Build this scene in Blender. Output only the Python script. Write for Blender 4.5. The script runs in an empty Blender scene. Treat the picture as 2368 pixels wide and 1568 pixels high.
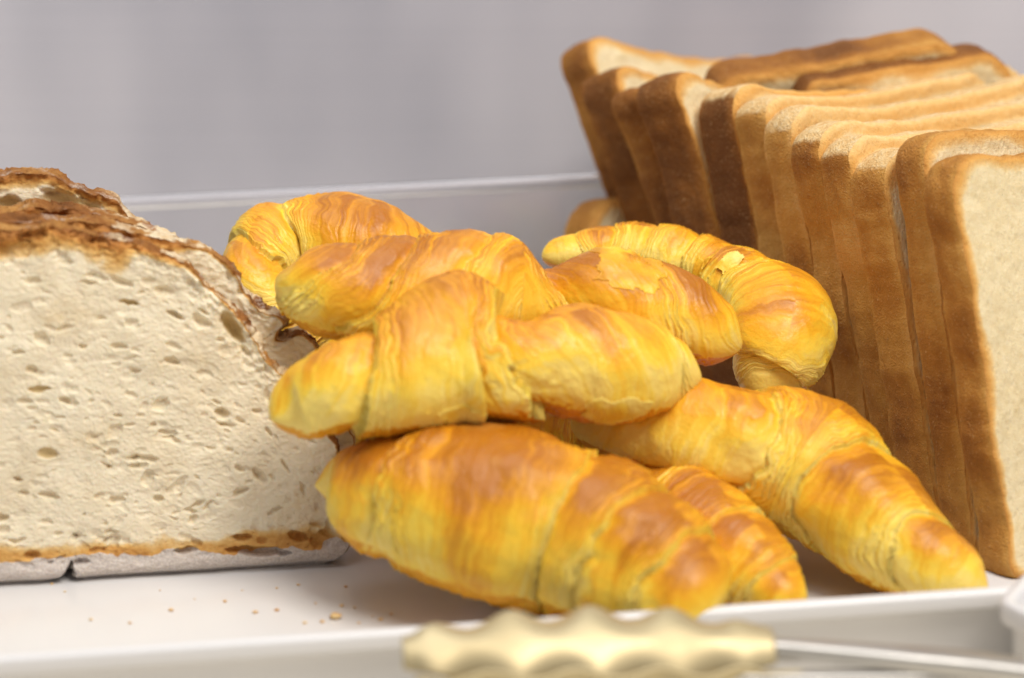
import bpy, math
import numpy as np

# ------------------------------------------------------------------ camera, world, lamps, exposure
sc = bpy.context.scene
CAM = np.array([0.0, -80.0, 30.5])          # centimetres; everything below is laid out in cm
PITCH = math.radians(16.0)
FPX = 6000.0                                # focal length in units of a 2368 px wide frame
cam_d = bpy.data.cameras.new('camera')
cam = bpy.data.objects.new('camera', cam_d)
sc.collection.objects.link(cam)
sc.camera = cam
cam.location = CAM * 0.01
cam.rotation_euler = (math.radians(90) - PITCH, 0, 0)
cam_d.sensor_width = 36.0
cam_d.lens = FPX / 2368.0 * 36.0
cam_d.clip_start = 0.05
cam_d.clip_end = 50.0
cam_d.dof.use_dof = True
cam_d.dof.focus_distance = 0.875
cam_d.dof.aperture_fstop = 5.6

world = bpy.data.worlds.new('World')
sc.world = world
world.use_nodes = True
wb = world.node_tree.nodes['Background']
wb.inputs[0].default_value = (0.93, 0.94, 1.0, 1)
wb.inputs[1].default_value = 0.27

def area(name, loc, target, size, power, color, size_y=None):
    d = bpy.data.lights.new(name, 'AREA')
    d.energy = power; d.size = size; d.color = color
    if size_y:
        d.shape = 'RECTANGLE'; d.size_y = size_y
    o = bpy.data.objects.new(name, d)
    sc.collection.objects.link(o)
    from mathutils import Vector
    o.location = loc
    o.rotation_euler = (Vector(target) - Vector(loc)).to_track_quat('-Z', 'Y').to_euler()
    return o
area('ceiling_lamp', (0.55, -0.60, 1.40), (0.0, 0.0, 0.05), 0.7, 23.5, (1.0, 0.94, 0.86))
area('wall_gradient_fill', (-0.10, 0.02, 0.85), (0.0, 0.10, 0.05), 0.6, 3.4, (0.95, 0.97, 1.0))  # added unseen fill: makes the wall gradient and brightens the bread tops

sc.view_settings.view_transform = 'Standard'
sc.view_settings.look = 'None'
sc.view_settings.exposure = 0.0
sc.view_settings.gamma = 1.0
sc.cycles.use_denoising = True
sc.cycles.max_bounces = 10
sc.cycles.transparent_max_bounces = 8

# ------------------------------------------------------------------ helpers
rng = np.random.default_rng(7)
cp, sp = math.cos(PITCH), math.sin(PITCH)
def ray(px, py):
    a = (px - 1184.0) / FPX; b = -(py - 784.0) / FPX
    return np.array([a, cp + b * sp, -sp + b * cp])
def pz(px, py, z):
    r = ray(px, py); return CAM + r * (z - CAM[2]) / r[2]
def py_(px, py, y):
    r = ray(px, py); return CAM + r * ((y - 80.0) - CAM[1]) / r[1]
def pplane(px, py, O, N):
    r = ray(px, py); return CAM + r * np.dot(O - CAM, N) / np.dot(r, N)
def nrm(v):
    v = np.asarray(v, float); return v / np.linalg.norm(v)

def _hash(ix, iy, iz, seed):
    h = (ix * 374761393 + iy * 668265263 + iz * 2147483647 + seed * 974711) & 0xFFFFFFFF
    h = ((h ^ (h >> 13)) * 1274126177) & 0xFFFFFFFF
    h = ((h ^ (h >> 15)) * 2246822519) & 0xFFFFFFFF
    return (h ^ (h >> 16)).astype(np.float64) / 4294967295.0
def noise(p, scale=1.0, seed=0, octaves=1, gain=0.5):
    p = np.asarray(p, float) * scale
    tot = np.zeros(p.shape[:-1]); amp = 1.0
    for o in range(octaves):
        i = np.floor(p).astype(np.int64); f = p - i
        u = f * f * f * (f * (f * 6 - 15) + 10)
        r = 0
        for dx in (0, 1):
            for dy in (0, 1):
                for dz in (0, 1):
                    w = (u[..., 0] if dx else 1 - u[..., 0]) * (u[..., 1] if dy else 1 - u[..., 1]) * (u[..., 2] if dz else 1 - u[..., 2])
                    r = r + w * _hash(i[..., 0] + dx, i[..., 1] + dy, i[..., 2] + dz, seed + o * 17)
        tot += amp * (r * 2 - 1); amp *= gain; p = p * 2.03 + 5.7
    return tot
def noise1(x, seed=0, octaves=1):
    x = np.asarray(x, float)
    return noise(np.stack([x, x * 0 + 0.5 + seed, x * 0], -1), 1.0, seed, octaves)
def sstep(a, b, x):
    t = np.clip((x - a) / (b - a), 0, 1); return t * t * (3 - 2 * t)

def link(name, me, mat=None, parent=None):
    o = bpy.data.objects.new(name, me)
    sc.collection.objects.link(o)
    if mat is not None: me.materials.append(mat)
    if parent is not None: o.parent = parent
    return o
def mesh(name, verts, faces, mat=None, parent=None, attr=None, smooth=True):
    me = bpy.data.meshes.new(name)
    v = np.asarray(verts, float) * 0.01
    faces = np.asarray(faces, np.int64) if not isinstance(faces, list) else faces
    if isinstance(faces, list):
        me.from_pydata(v.tolist(), [], [list(f) for f in faces])
    else:
        n, k = faces.shape
        me.vertices.add(len(v)); me.vertices.foreach_set('co', v.ravel())
        me.loops.add(n * k); me.loops.foreach_set('vertex_index', faces.ravel().astype(np.int32))
        me.polygons.add(n)
        me.polygons.foreach_set('loop_start', np.arange(0, n * k, k, dtype=np.int32))
        me.polygons.foreach_set('loop_total', np.full(n, k, dtype=np.int32))
    me.update(calc_edges=True); me.validate()
    if attr is not None:
        a = me.attributes.new('surf', 'FLOAT_COLOR', 'POINT')
        c = np.ones((len(v), 4)); c[:, :attr.shape[1]] = attr
        a.data.foreach_set('color', c.ravel())
    if smooth:
        me.polygons.foreach_set('use_smooth', np.ones(len(me.polygons), bool))
    return link(name, me, mat, parent)
def empty(name, loc=(0, 0, 0)):
    o = bpy.data.objects.new(name, None); sc.collection.objects.link(o)
    o.empty_display_size = 0.01
    return o
def tag(o, label, cat, group=None):
    o['label'] = label; o['category'] = cat
    if group: o['group'] = group
    return o
def grid_faces(nu, nv, close_v=False):
    i = np.arange(nu - 1)[:, None]; j = np.arange(nv if close_v else nv - 1)[None, :]
    j2 = (j + 1) % nv
    return np.stack([i * nv + j + 0 * j2, i * nv + j2, (i + 1) * nv + j2, (i + 1) * nv + j + 0 * j2], -1).reshape(-1, 4)

# ------------------------------------------------------------------ materials
class NT:
    def __init__(self, name):
        self.m = bpy.data.materials.new(name); self.m.use_nodes = True
        self.t = self.m.node_tree; self.b = self.t.nodes['Principled BSDF']
    def n(self, typ, **kw):
        x = self.t.nodes.new(typ)
        for k, v in kw.items(): setattr(x, k, v)
        return x
    def l(self, a, b): self.t.links.new(a, b)
    def val(self, sock, v):
        if isinstance(v, (int, float)): sock.default_value = v
        else: self.l(v, sock)
    def math(self, op, a, b=0.0, clamp=False):
        x = self.n('ShaderNodeMath', operation=op, use_clamp=clamp)
        self.val(x.inputs[0], a); self.val(x.inputs[1], b); return x.outputs[0]
    def noise(self, scale, detail=3.0, rough=0.55, vec=None, dist=0.0):
        x = self.n('ShaderNodeTexNoise'); x.inputs['Scale'].default_value = scale
        x.inputs['Detail'].default_value = detail; x.inputs['Roughness'].default_value = rough
        x.inputs['Distortion'].default_value = dist
        self.l(vec if vec is not None else self.pos(), x.inputs['Vector']); return x.outputs['Fac']
    def voro(self, scale, vec=None, feature='F1'):
        x = self.n('ShaderNodeTexVoronoi', feature=feature); x.inputs['Scale'].default_value = scale
        self.l(vec if vec is not None else self.pos(), x.inputs['Vector']); return x.outputs['Distance']
    def pos(self):
        if not hasattr(self, '_p'): self._p = self.n('ShaderNodeTexCoord').outputs['Object']
        return self._p
    def attr(self):
        if not hasattr(self, '_a'):
            a = self.n('ShaderNodeAttribute', attribute_name='surf')
            s = self.n('ShaderNodeSeparateColor'); self.l(a.outputs['Color'], s.inputs[0])
            self._a = s.outputs[0], s.outputs[1], s.outputs[2]
        return self._a
    def ramp(self, f, stops, interp='LINEAR'):
        r = self.n('ShaderNodeValToRGB'); r.color_ramp.interpolation = interp
        e = r.color_ramp.elements
        while len(e) > 1: e.remove(e[-1])
        e[0].position = stops[0][0]; e[0].color = (*stops[0][1], 1)
        for p, c in stops[1:]:
            k = e.new(p); k.color = (*c, 1)
        self.val(r.inputs[0], f); return r.outputs[0]
    def mix(self, f, a, b, mode='MIX'):
        x = self.n('ShaderNodeMix', data_type='RGBA', blend_type=mode)
        self.val(x.inputs[0], f)
        for s, v in ((x.inputs[6], a), (x.inputs[7], b)):
            if isinstance(v, tuple): s.default_value = (*v, 1)
            else: self.l(v, s)
        return x.outputs[2]
    def mapr(self, v, a, b, c=0.0, d=1.0):
        x = self.n('ShaderNodeMapRange'); x.interpolation_type = 'SMOOTHSTEP'
        self.val(x.inputs[0], v)
        for i, q in enumerate((a, b, c, d)): x.inputs[i + 1].default_value = q
        return x.outputs[0]
    def vscale(self, s):
        x = self.n('ShaderNodeMapping'); self.l(self.pos(), x.inputs[0]); x.inputs['Scale'].default_value = s
        return x.outputs[0]
    def bump(self, h, strength, dist=0.001, prev=None):
        b = self.n('ShaderNodeBump'); b.inputs['Strength'].default_value = strength; b.inputs['Distance'].default_value = dist
        self.l(h, b.inputs['Height'])
        if prev is not None: self.l(prev, b.inputs['Normal'])
        return b.outputs[0]
    def done(self, color, rough=0.6, normal=None, **kw):
        self.val(self.b.inputs['Roughness'], rough)
        if isinstance(color, tuple): self.b.inputs['Base Color'].default_value = (*color, 1)
        else: self.l(color, self.b.inputs['Base Color'])
        if normal is not None: self.l(normal, self.b.inputs['Normal'])
        for k, v in kw.items():
            s = self.b.inputs[k.replace('_', ' ')]
            if isinstance(v, (int, float, tuple)): s.default_value = v
            else: self.l(v, s)
        return self.m

def mat_pastry():
    t = NT('croissant_pastry'); bake, lam, lip = t.attr()
    n1 = t.noise(55, 5, 0.6); n2 = t.noise(210, 4, 0.6); n3 = t.noise(900, 3, 0.6)
    wob = t.math('MULTIPLY', t.noise(90, 3), 5.0)
    ph = t.math('ADD', t.math('MULTIPLY', lam, 46.0), wob)
    st = t.math('SINE', ph)
    st2 = t.math('SINE', t.math('MULTIPLY', ph, 2.37))
    stripe = t.math('MULTIPLY', t.math('ADD', st, t.math('MULTIPLY', st2, 0.5)), t.math('MULTIPLY', lip, 0.13))
    f = t.math('ADD', bake, t.math('MULTIPLY', t.math('SUBTRACT', n1, 0.5), 0.10))
    f = t.math('ADD', f, t.math('MULTIPLY', t.math('SUBTRACT', n2, 0.5), 0.17))
    f = t.math('ADD', f, stripe, True)
    col = t.ramp(f, [(0.0, (0.92, 0.70, 0.17)), (0.18, (0.91, 0.635, 0.075)), (0.38, (0.88, 0.52, 0.035)),
                     (0.56, (0.80, 0.385, 0.018)), (0.75, (0.67, 0.275, 0.012)), (1.0, (0.43, 0.145, 0.008))])
    # thin dry surface skin that has lifted: pale peach patches
    dry = t.mapr(t.noise(34, 4, 0.65), 0.55, 0.66)
    dry = t.math('MULTIPLY', dry, t.mapr(n2, 0.40, 0.62))
    col = t.mix(t.math('MULTIPLY', dry, 0.14), col, (0.84, 0.50, 0.12))
    bl = t.mapr(n3, 0.68, 0.78)
    col = t.mix(t.math('MULTIPLY', bl, 0.15), col, (0.85, 0.58, 0.28))
    h = t.math('ADD', t.math('MULTIPLY', n2, 0.6), t.math('MULTIPLY', n3, 0.25))
    h = t.math('ADD', h, t.math('MULTIPLY', stripe, 1.3))
    nb = t.bump(h, 0.55, 0.0012)
    return t.done(col, t.mapr(n2, 0.3, 0.7, 0.30, 0.52), nb, Subsurface_Weight=0.12, Subsurface_Scale=0.004,
                  Subsurface_Radius=(1.0, 0.5, 0.15), Coat_Weight=0.06, Coat_Roughness=0.25, Specular_IOR_Level=0.32)

def mat_sour_crumb():
    t = NT('sourdough_crumb'); edge, low, big = t.attr()
    n1 = t.noise(60, 5, 0.6); n2 = t.noise(700, 4, 0.6)
    n3 = t.noise(1400, 3, 0.6)
    base = t.ramp(n1, [(0.3, (0.80, 0.68, 0.475)), (0.7, (0.90, 0.80, 0.60))])
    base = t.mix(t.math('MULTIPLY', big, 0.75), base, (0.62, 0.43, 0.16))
    e = t.math('ADD', edge, t.math('MULTIPLY', t.math('SUBTRACT', n1, 0.5), 0.75))
    e = t.math('ADD', e, t.math('MULTIPLY', t.math('SUBTRACT', n2, 0.5), 0.25))
    cr = t.ramp(e, [(0.0, (0.30, 0.115, 0.03)), (0.28, (0.52, 0.23, 0.055)), (0.50, (0.68, 0.39, 0.12)), (0.72, (0.74, 0.52, 0.24)), (0.95, (0.80, 0.68, 0.47))])
    col = t.mix(t.mapr(e, 0.68, 1.0), cr, base)
    fl = t.mapr(t.math('ADD', low, t.math('MULTIPLY', t.math('SUBTRACT', n2, 0.5), 0.22)), 0.42, 0.58)
    flc = t.ramp(n3, [(0.3, (0.48, 0.41, 0.36)), (0.7, (0.70, 0.63, 0.57))])
    col = t.mix(fl, col, flc)
    st = t.vscale((0.6, 1.0, 1.15))
    v1 = t.mapr(t.voro(420, st), 0.12, 0.55); v2 = t.mapr(t.voro(950, st), 0.1, 0.55)
    h = t.math('ADD', t.math('MULTIPLY', v1, 0.55), t.math('MULTIPLY', v2, 0.45))
    h = t.math('ADD', h, t.math('MULTIPLY', n2, 0.3))
    return t.done(col, 0.75, t.bump(h, 0.33, 0.0010), Subsurface_Weight=0.3, Subsurface_Scale=0.004, Subsurface_Radius=(1, 0.7, 0.4), Specular_IOR_Level=0.2)

def mat_sour_crust():
    t = NT('sourdough_crust'); low, topw, _ = t.attr()
    n1 = t.noise(45, 5, 0.62); n2 = t.noise(300, 4, 0.6); n3 = t.noise(1200, 3)
    col = t.ramp(t.math('ADD', t.math('MULTIPLY', n1, 0.7), t.math('MULTIPLY', n2, 0.3)),
                 [(0.34, (0.15, 0.058, 0.02)), (0.48, (0.31, 0.125, 0.035)), (0.62, (0.52, 0.26, 0.075)), (0.75, (0.64, 0.42, 0.19))])
    flour = t.math('MULTIPLY', t.mapr(t.noise(70, 4, 0.65), 0.52, 0.66), t.mapr(n3, 0.35, 0.6))
    col = t.mix(t.math('MULTIPLY', flour, 0.55), col, (0.70, 0.62, 0.54))
    fl = t.mapr(t.math('ADD', low, t.math('MULTIPLY', t.math('SUBTRACT', n2, 0.5), 0.25)), 0.35, 0.62)
    col = t.mix(fl, col, t.ramp(n3, [(0.3, (0.48, 0.41, 0.36)), (0.7, (0.70, 0.63, 0.57))]))
    col = t.mix(t.math('MULTIPLY', topw, t.mapr(n1, 0.28, 0.42)), col, t.ramp(n2, [(0.3, (0.72, 0.50, 0.26)), (0.6, (0.84, 0.70, 0.48))]))
    h = t.math('ADD', t.math('MULTIPLY', n2, 0.8), t.math('MULTIPLY', n3, 0.4))
    return t.done(col, 0.7, t.bump(h, 0.9, 0.0026), Specular_IOR_Level=0.08)

def mat_toast_crumb():
    t = NT('toast_crumb'); edge, lowf, pale = t.attr()
    n1 = t.noise(40, 3); n2 = t.noise(420, 3, 0.6)
    x = t.vscale((1.0, 1.0, 0.45)); v = t.voro(620, x); n3 = t.noise(1500, 2)
    base = t.ramp(t.math('ADD', t.math('MULTIPLY', n2, 0.7), t.math('MULTIPLY', n1, 0.3)), [(0.35, (0.72, 0.57, 0.32)), (0.65, (0.82, 0.69, 0.44))])
    e = t.math('ADD', edge, t.math('MULTIPLY', t.math('SUBTRACT', n2, 0.5), 0.30))
    rim = t.ramp(e, [(0.0, (0.52, 0.23, 0.05)), (0.35, (0.68, 0.36, 0.095)), (0.75, (0.80, 0.56, 0.25)), (1.0, (0.84, 0.70, 0.44))])
    col = t.mix(t.mapr(e, 0.55, 1.0), rim, base)
    h = t.math('ADD', t.math('MULTIPLY', t.mapr(v, 0.0, 0.5), 0.45), t.math('MULTIPLY', n3, 0.6))
    return t.done(col, 0.75, t.bump(h, 0.6, 0.0010), Subsurface_Weight=0.15, Subsurface_Scale=0.004, Subsurface_Radius=(1, 0.7, 0.4), Specular_IOR_Level=0.2)

def mat_toast_crust():
    t = NT('toast_crust'); dark, pale, rimd = t.attr()
    n1 = t.noise(38, 4, 0.6); n2 = t.noise(330, 4, 0.65); n3 = t.noise(1300, 3, 0.6)
    f = t.math('ADD', t.math('MULTIPLY', dark, 0.75), t.math('MULTIPLY', n1, 0.55))
    f = t.math('ADD', t.math('SUBTRACT', f, 0.12), t.math('MULTIPLY', n2, 0.30))
    f = t.math('SUBTRACT', f, t.math('MULTIPLY', rimd, 0.22))
    col = t.ramp(f, [(0.15, (0.74, 0.42, 0.13)), (0.35, (0.61, 0.315, 0.072)), (0.55, (0.47, 0.205, 0.038)), (0.75, (0.30, 0.115, 0.022)), (0.95, (0.18, 0.065, 0.014))])
    pc = t.ramp(t.math('ADD', t.math('MULTIPLY', n2, 0.6), t.math('MULTIPLY', n3, 0.4)), [(0.35, (0.66, 0.37, 0.13)), (0.50, (0.78, 0.53, 0.24)), (0.66, (0.86, 0.69, 0.42))])
    p = t.math('ADD', pale, t.math('MULTIPLY', t.math('SUBTRACT', n2, 0.5), 0.5))
    col = t.mix(t.mapr(p, 0.3, 0.7), col, pc)
    sp_ = t.mapr(n3, 0.60, 0.70)
    col = t.mix(t.math('MULTIPLY', sp_, 0.5), col, (0.75, 0.5, 0.24))
    h = t.math('ADD', t.math('MULTIPLY', n2, 0.6), t.math('MULTIPLY', n3, 0.5))
    return t.done(col, 0.68, t.bump(h, 1.0, 0.0018), Specular_IOR_Level=0.2)

def mat_white(name, col=(0.69, 0.675, 0.67), rough=0.18):
    t = NT(name); n = t.noise(30, 3); n2 = t.noise(400, 2)
    c = t.mix(t.math('MULTIPLY', n, 0.12), col, tuple(x * 0.93 for x in col))
    return t.done(c, t.mapr(n2, 0.2, 0.8, rough * 0.8, rough * 1.3), t.bump(n, 0.05, 0.001))
def mat_wall():
    t = NT('brushed_grey_panel')
    a = t.noise(1.0, 3, 0.6, t.vscale((1.5, 1, 1600))); b = t.noise(1.0, 2, 0.5, t.vscale((11, 1, 5)))  # fine brushing, plus broad mottling that paints soft reflections into the colour
    c = t.ramp(t.math('ADD', t.math('MULTIPLY', a, 0.15), t.math('MULTIPLY', b, 0.85)), [(0.3, (0.40, 0.40, 0.455)), (0.7, (0.60, 0.585, 0.635))])
    return t.done(c, 0.45, t.bump(a, 0.05, 0.0004), Specular_IOR_Level=0.5)
def mat_acrylic():
    t = NT('clear_acrylic')
    return t.done((0.965, 0.965, 0.975), t.mapr(t.noise(60, 2), 0.3, 0.7, 0.01, 0.05), None, Transmission_Weight=1.0, IOR=1.49)
def mat_metal(name, col, rough, met=1.0):
    t = NT(name); n = t.noise(50, 3)
    return t.done(col, t.mapr(n, 0.3, 0.7, rough * 0.85, rough * 1.2), t.bump(t.noise(500, 2), 0.03, 0.0005), Metallic=met)
def mat_flake():
    t = NT('flaky_crumb'); n = t.noise(300, 3)
    return t.done(t.ramp(n, [(0.35, (0.62, 0.30, 0.07)), (0.65, (0.84, 0.62, 0.30))]), 0.6, t.bump(n, 0.5, 0.001))
M_PASTRY = mat_pastry(); M_SC = mat_sour_crumb(); M_SK = mat_sour_crust(); M_TC = mat_toast_crumb(); M_TK = mat_toast_crust()
M_TRAY = mat_white('white_melamine'); M_WALL = mat_wall(); M_ACR = mat_acrylic(); M_FLAKE = mat_flake()
M_GOLD = mat_metal('warm_brass_steel', (0.50, 0.41, 0.235), 0.48, 0.6); M_STEEL = mat_metal('polished_steel', (0.50, 0.485, 0.46), 0.42)
M_CLOTH = mat_white('table_laminate', (0.84, 0.78, 0.66), 0.4)

# ------------------------------------------------------------------ setting: table, back panel
TABLE_Z = -2.2
w = mesh('table', [(-60, -75, TABLE_Z), (60, -75, TABLE_Z), (60, 40, TABLE_Z), (-60, 40, TABLE_Z)], np.array([[0, 1, 2, 3]]), M_CLOTH)
w['kind'] = 'structure'
yw = 29.0
dy = math.tan(math.radians(2.0)) * 60
w = mesh('wall', [(-60, yw - dy, TABLE_Z - 1), (60, yw + dy, TABLE_Z - 1), (60, yw + dy, 60), (-60, yw - dy, 60),
                  (-60, yw + 2 - dy, TABLE_Z - 1), (60, yw + 2 + dy, TABLE_Z - 1), (60, yw + 2 + dy, 60), (-60, yw + 2 - dy, 60)],
         [(0, 1, 2, 3), (5, 4, 7, 6), (3, 2, 6, 7), (4, 0, 3, 7), (1, 5, 6, 2)], M_WALL, smooth=False)
w['kind'] = 'structure'

# ------------------------------------------------------------------ tray
RIM_Z = 2.0
P0 = pz(0, 1513, RIM_Z); P1 = pz(2343, 1354, RIM_Z)
TU = nrm(P1 - P0); TV = np.array([-TU[1], TU[0], 0.0])
def rounded_rect(x0, x1, y0, y1, r, n=14):
    pts = []
    for cx, cy, a0 in ((x1 - r, y0 + r, -90), (x1 - r, y1 - r, 0), (x0 + r, y1 - r, 90), (x0 + r, y0 + r, 180)):
        for k in range(n):
            a = math.radians(a0 + 90 * k / (n - 1)); pts.append((cx + r * math.cos(a), cy + r * math.sin(a)))
    return np.array(pts)
def loft(name, rings, mat, parent, cap=False):
    n = len(rings[0]); v = np.concatenate(rings); f = grid_faces(len(rings), n, True).tolist()
    if cap: f.append(list(range((len(rings) - 1) * n, len(rings) * n)))
    return mesh(name, v, f, mat, parent)
def tray(name, org, x0, x1, y0, y1, r, prof_rim, prof_floor, parent_label, cat):
    root = empty(name)
    def ring(inset, z):
        q = rounded_rect(x0 + inset, x1 - inset, y0 + inset, y1 - inset, max(r - inset, 0.25))
        return org[None, :] + q[:, :1] * TU[None, :] + q[:, 1:] * TV[None, :] + np.array([0, 0, z - org[2]])[None, :]
    loft('rim', [ring(a, z) for a, z in prof_rim], M_TRAY, root)
    loft('tray_floor', [ring(a, z) for a, z in prof_floor], M_TRAY, root, True)
    tag(root, parent_label, cat)
    return root
# inner top edge of the front rim runs through P0-P1; local y = 0 there
rimp = [(0.25, TABLE_Z), (0.22, TABLE_Z + 0.3), (0.12, 1.32), (0.06, 1.38), (-0.30, 1.42), (-0.36, 1.47), (-0.38, 1.55), (-0.38, 1.86), (-0.34, 1.95), (-0.26, 2.0), (-0.05, 2.02), (0.05, 1.98), (0.12, 1.85), (0.2, 1.6), (0.42, 0.75), (0.55, 0.4), (0.75, 0.16), (1.0, 0.05), (1.35, 0.0)]
flrp = [(1.35, 0.0), (3, 0.0), (6.0, 0.0)]
tray('serving_tray', P0.copy(), -12.0, 30.8 + 14, 0.0, 25.0, 0.8, rimp, flrp, 'shallow white melamine tray that the bread and croissants lie on', 'tray')
# small white dish whose angled corner just enters the frame at the right
def angled_dish():
    root = empty('dish')
    z1 = 2.35
    L = pz(2306, 1386, z1); F = pz(2372, 1318, z1)
    G = F + TU * 9 + TV * -0.2
    Hh = G + TV * -13; I = L + np.array([5.2, -6.5, 0]) + TV * -4
    poly = [L, F, G, Hh, I]
    def ring(inset, z):
        out = []
        n = len(poly); c = sum(poly) / n
        for k in range(n):
            a, b, d = poly[k - 1], poly[k], poly[(k + 1) % n]
            e1 = nrm(b - a); e2 = nrm(d - b)
            for q in np.linspace(0, 1, 7):                   # rounded corner
                s = 0.5
                p = (1 - q) ** 2 * (b - e1 * s) + 2 * q * (1 - q) * b + q * q * (b + e2 * s)
                v = c - p; v[2] = 0
                p = p + nrm(v) * inset; p[2] = z; out.append(p)
        return np.array(out)[::-1]
    loft('rim', [ring(a, z) for a, z in [(0.75, TABLE_Z), (0.6, TABLE_Z + .3), (0.38, z1 - 0.75), (0.05, z1 - 0.68), (0.0, z1 - 0.6), (0.0, z1 - 0.1), (0.06, z1), (0.35, z1 + .02), (0.5, z1 - .1), (0.7, z1 - 1.4), (1.2, z1 - 1.7)]], M_TRAY, root)
    loft('dish_floor', [ring(1.2, z1 - 1.7), ring(2.0, z1 - 1.7)], M_TRAY, root, True)
    tag(root, 'white dish with an angled rim corner at the right edge of the picture', 'dish')
angled_dish()

# ------------------------------------------------------------------ clear acrylic panel behind the bread
def acrylic():
    a = py_(-300, 488, 100.5); b = py_(1900, 380, 100.5)
    u = nrm(b - a); n = np.array([0, 1.0, 0]); up = np.array([0, 0, 1.0]); th = 0.34
    zf = 0.02
    prof = [(0.1, -20), (0.1, -0.50), (0.04, -0.46), (0.0, -0.38), (0.0, -0.12), (0.04, -0.04), (0.12, 0.0), (0.48, 0.0), (0.56, -0.04), (0.6, -0.12), (0.6, -0.38), (0.56, -0.46), (0.45, -0.5), (0.40, -20)]
    v = []
    for e, base in ((0, a), (1, b)):
        for w_, h in prof:
            p = base + n * w_ + up * h
            if h == -20: p[2] = zf
            v.append(p)
    k = len(prof)
    f = [(i, i + 1, k + i + 1, k + i) for i in range(k - 1)] + [(0, k, k + k - 1, k - 1), tuple(range(k))[::-1], tuple(range(k, 2 * k))]
    o = mesh('acrylic_panel', v, [tuple(x) for x in f], M_ACR, smooth=False)
    ev = []  # pale strip that paints the bright highlight along the top edge
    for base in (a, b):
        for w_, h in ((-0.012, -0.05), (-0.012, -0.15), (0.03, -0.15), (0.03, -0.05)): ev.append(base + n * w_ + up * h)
    mesh('painted_edge_highlight', ev, [(0, 1, 5, 4), (1, 2, 6, 5), (2, 3, 7, 6), (3, 0, 4, 7), (3, 2, 1, 0), (4, 5, 6, 7)], mat_white('edge_highlight_white', (0.80, 0.80, 0.88), 0.3), o, smooth=False)
    tag(o, 'clear acrylic panel with a highlight strip painted along its top edge behind the croissants', 'panel')
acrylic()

# ------------------------------------------------------------------ slabs (slices of bread)
def resample(poly, n, closed=True):
    p = np.asarray(poly, float)
    if closed: p = np.vstack([p, p[:1]])
    d = np.r_[0, np.cumsum(np.linalg.norm(np.diff(p, axis=0), axis=1))]
    s = np.linspace(0, d[-1], n, endpoint=not closed)
    return np.stack([np.interp(s, d, p[:, k]) for k in range(p.shape[1])], -1)
def smooth_closed(p, it=2):
    for _ in range(it): p = (np.roll(p, 1, 0) + 2 * p + np.roll(p, -1, 0)) / 4
    return p

def slab(root, O, U, V, N, outline, centre, th, rings, disp, crumb_attr, crust_attr, m_crumb, m_crust, bulge=0.1, rim_n=10, seed=0, warp=None, rim_noise=0.03, back_rings=8):
    """front face at w=0, back at w=-th; disp(uv, edge) -> w offset, crumb_attr(uv, edge) , crust_attr(uv, q)"""
    n = len(outline); c = np.asarray(centre, float)
    rad = np.linalg.norm(outline - c, axis=1)
    def place(uv, w):
        if warp is not None: w = w + warp(uv)
        return O + uv[..., :1] * U + uv[..., 1:2] * V + w[..., None] * N
    r = 1 - np.linspace(0, 1, rings) ** 1.12
    r[-1] = 0.004
    uv = c + (outline - c)[None] * r[:, None, None]
    edge = (1 - r)[:, None] * rad[None, :] * 0.9
    w = disp(uv, edge)
    front = place(uv, w)
    rb = np.linspace(1, 0.02, back_rings)
    uvb = c + (outline - c)[None] * rb[:, None, None]
    back = place(uvb, np.full(uvb.shape[:2], -th))
    eb = (1 - rb)[:, None] * rad[None] * 0.9
    fb = grid_faces(back_rings, n, True)[:, ::-1] + rings * n
    V_ = np.concatenate([front.reshape(-1, 3), back.reshape(-1, 3)])
    A_ = np.concatenate([crumb_attr(uv, edge).reshape(-1, 3), crumb_attr(uvb, eb).reshape(-1, 3)])
    mesh('crumb', V_, np.concatenate([grid_faces(rings, n, True), fb]), m_crumb, root, A_)
    # crust: band round the rim, bulging outwards
    q = np.linspace(0, 1, rim_n)
    dirs = np.roll(outline, -1, 0) - np.roll(outline, 1, 0)
    nor = np.stack([dirs[:, 1], -dirs[:, 0]], -1); nor /= np.linalg.norm(nor, axis=1)[:, None] + 1e-9
    if np.mean(np.sum(nor * (outline - c), 1)) < 0: nor = -nor
    b = bulge * np.sin(np.pi * q) ** 0.6
    uvr = outline[None] + nor[None] * b[:, None, None]
    wr = w[0][None] * (1 - q)[:, None] + (-th) * q[:, None]
    P = place(uvr, wr)
    nz = noise(P, 1.2, seed, 2) * 1.0 + noise(P, 5.0, seed + 3, 2) * 0.5 + noise(P, 15.0, seed + 4, 2) * 0.3
    off = rim_noise * nz * np.sin(np.pi * q)[:, None]
    P = P + (nor @ np.stack([U, V]))[None] * off[..., None]
    mesh('crust', P.reshape(-1, 3), grid_faces(rim_n, n, True)[:, ::-1], m_crust, root, crust_attr(uvr, np.broadcast_to(q[:, None], uvr.shape[:2]), P).reshape(-1, 3))

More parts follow.
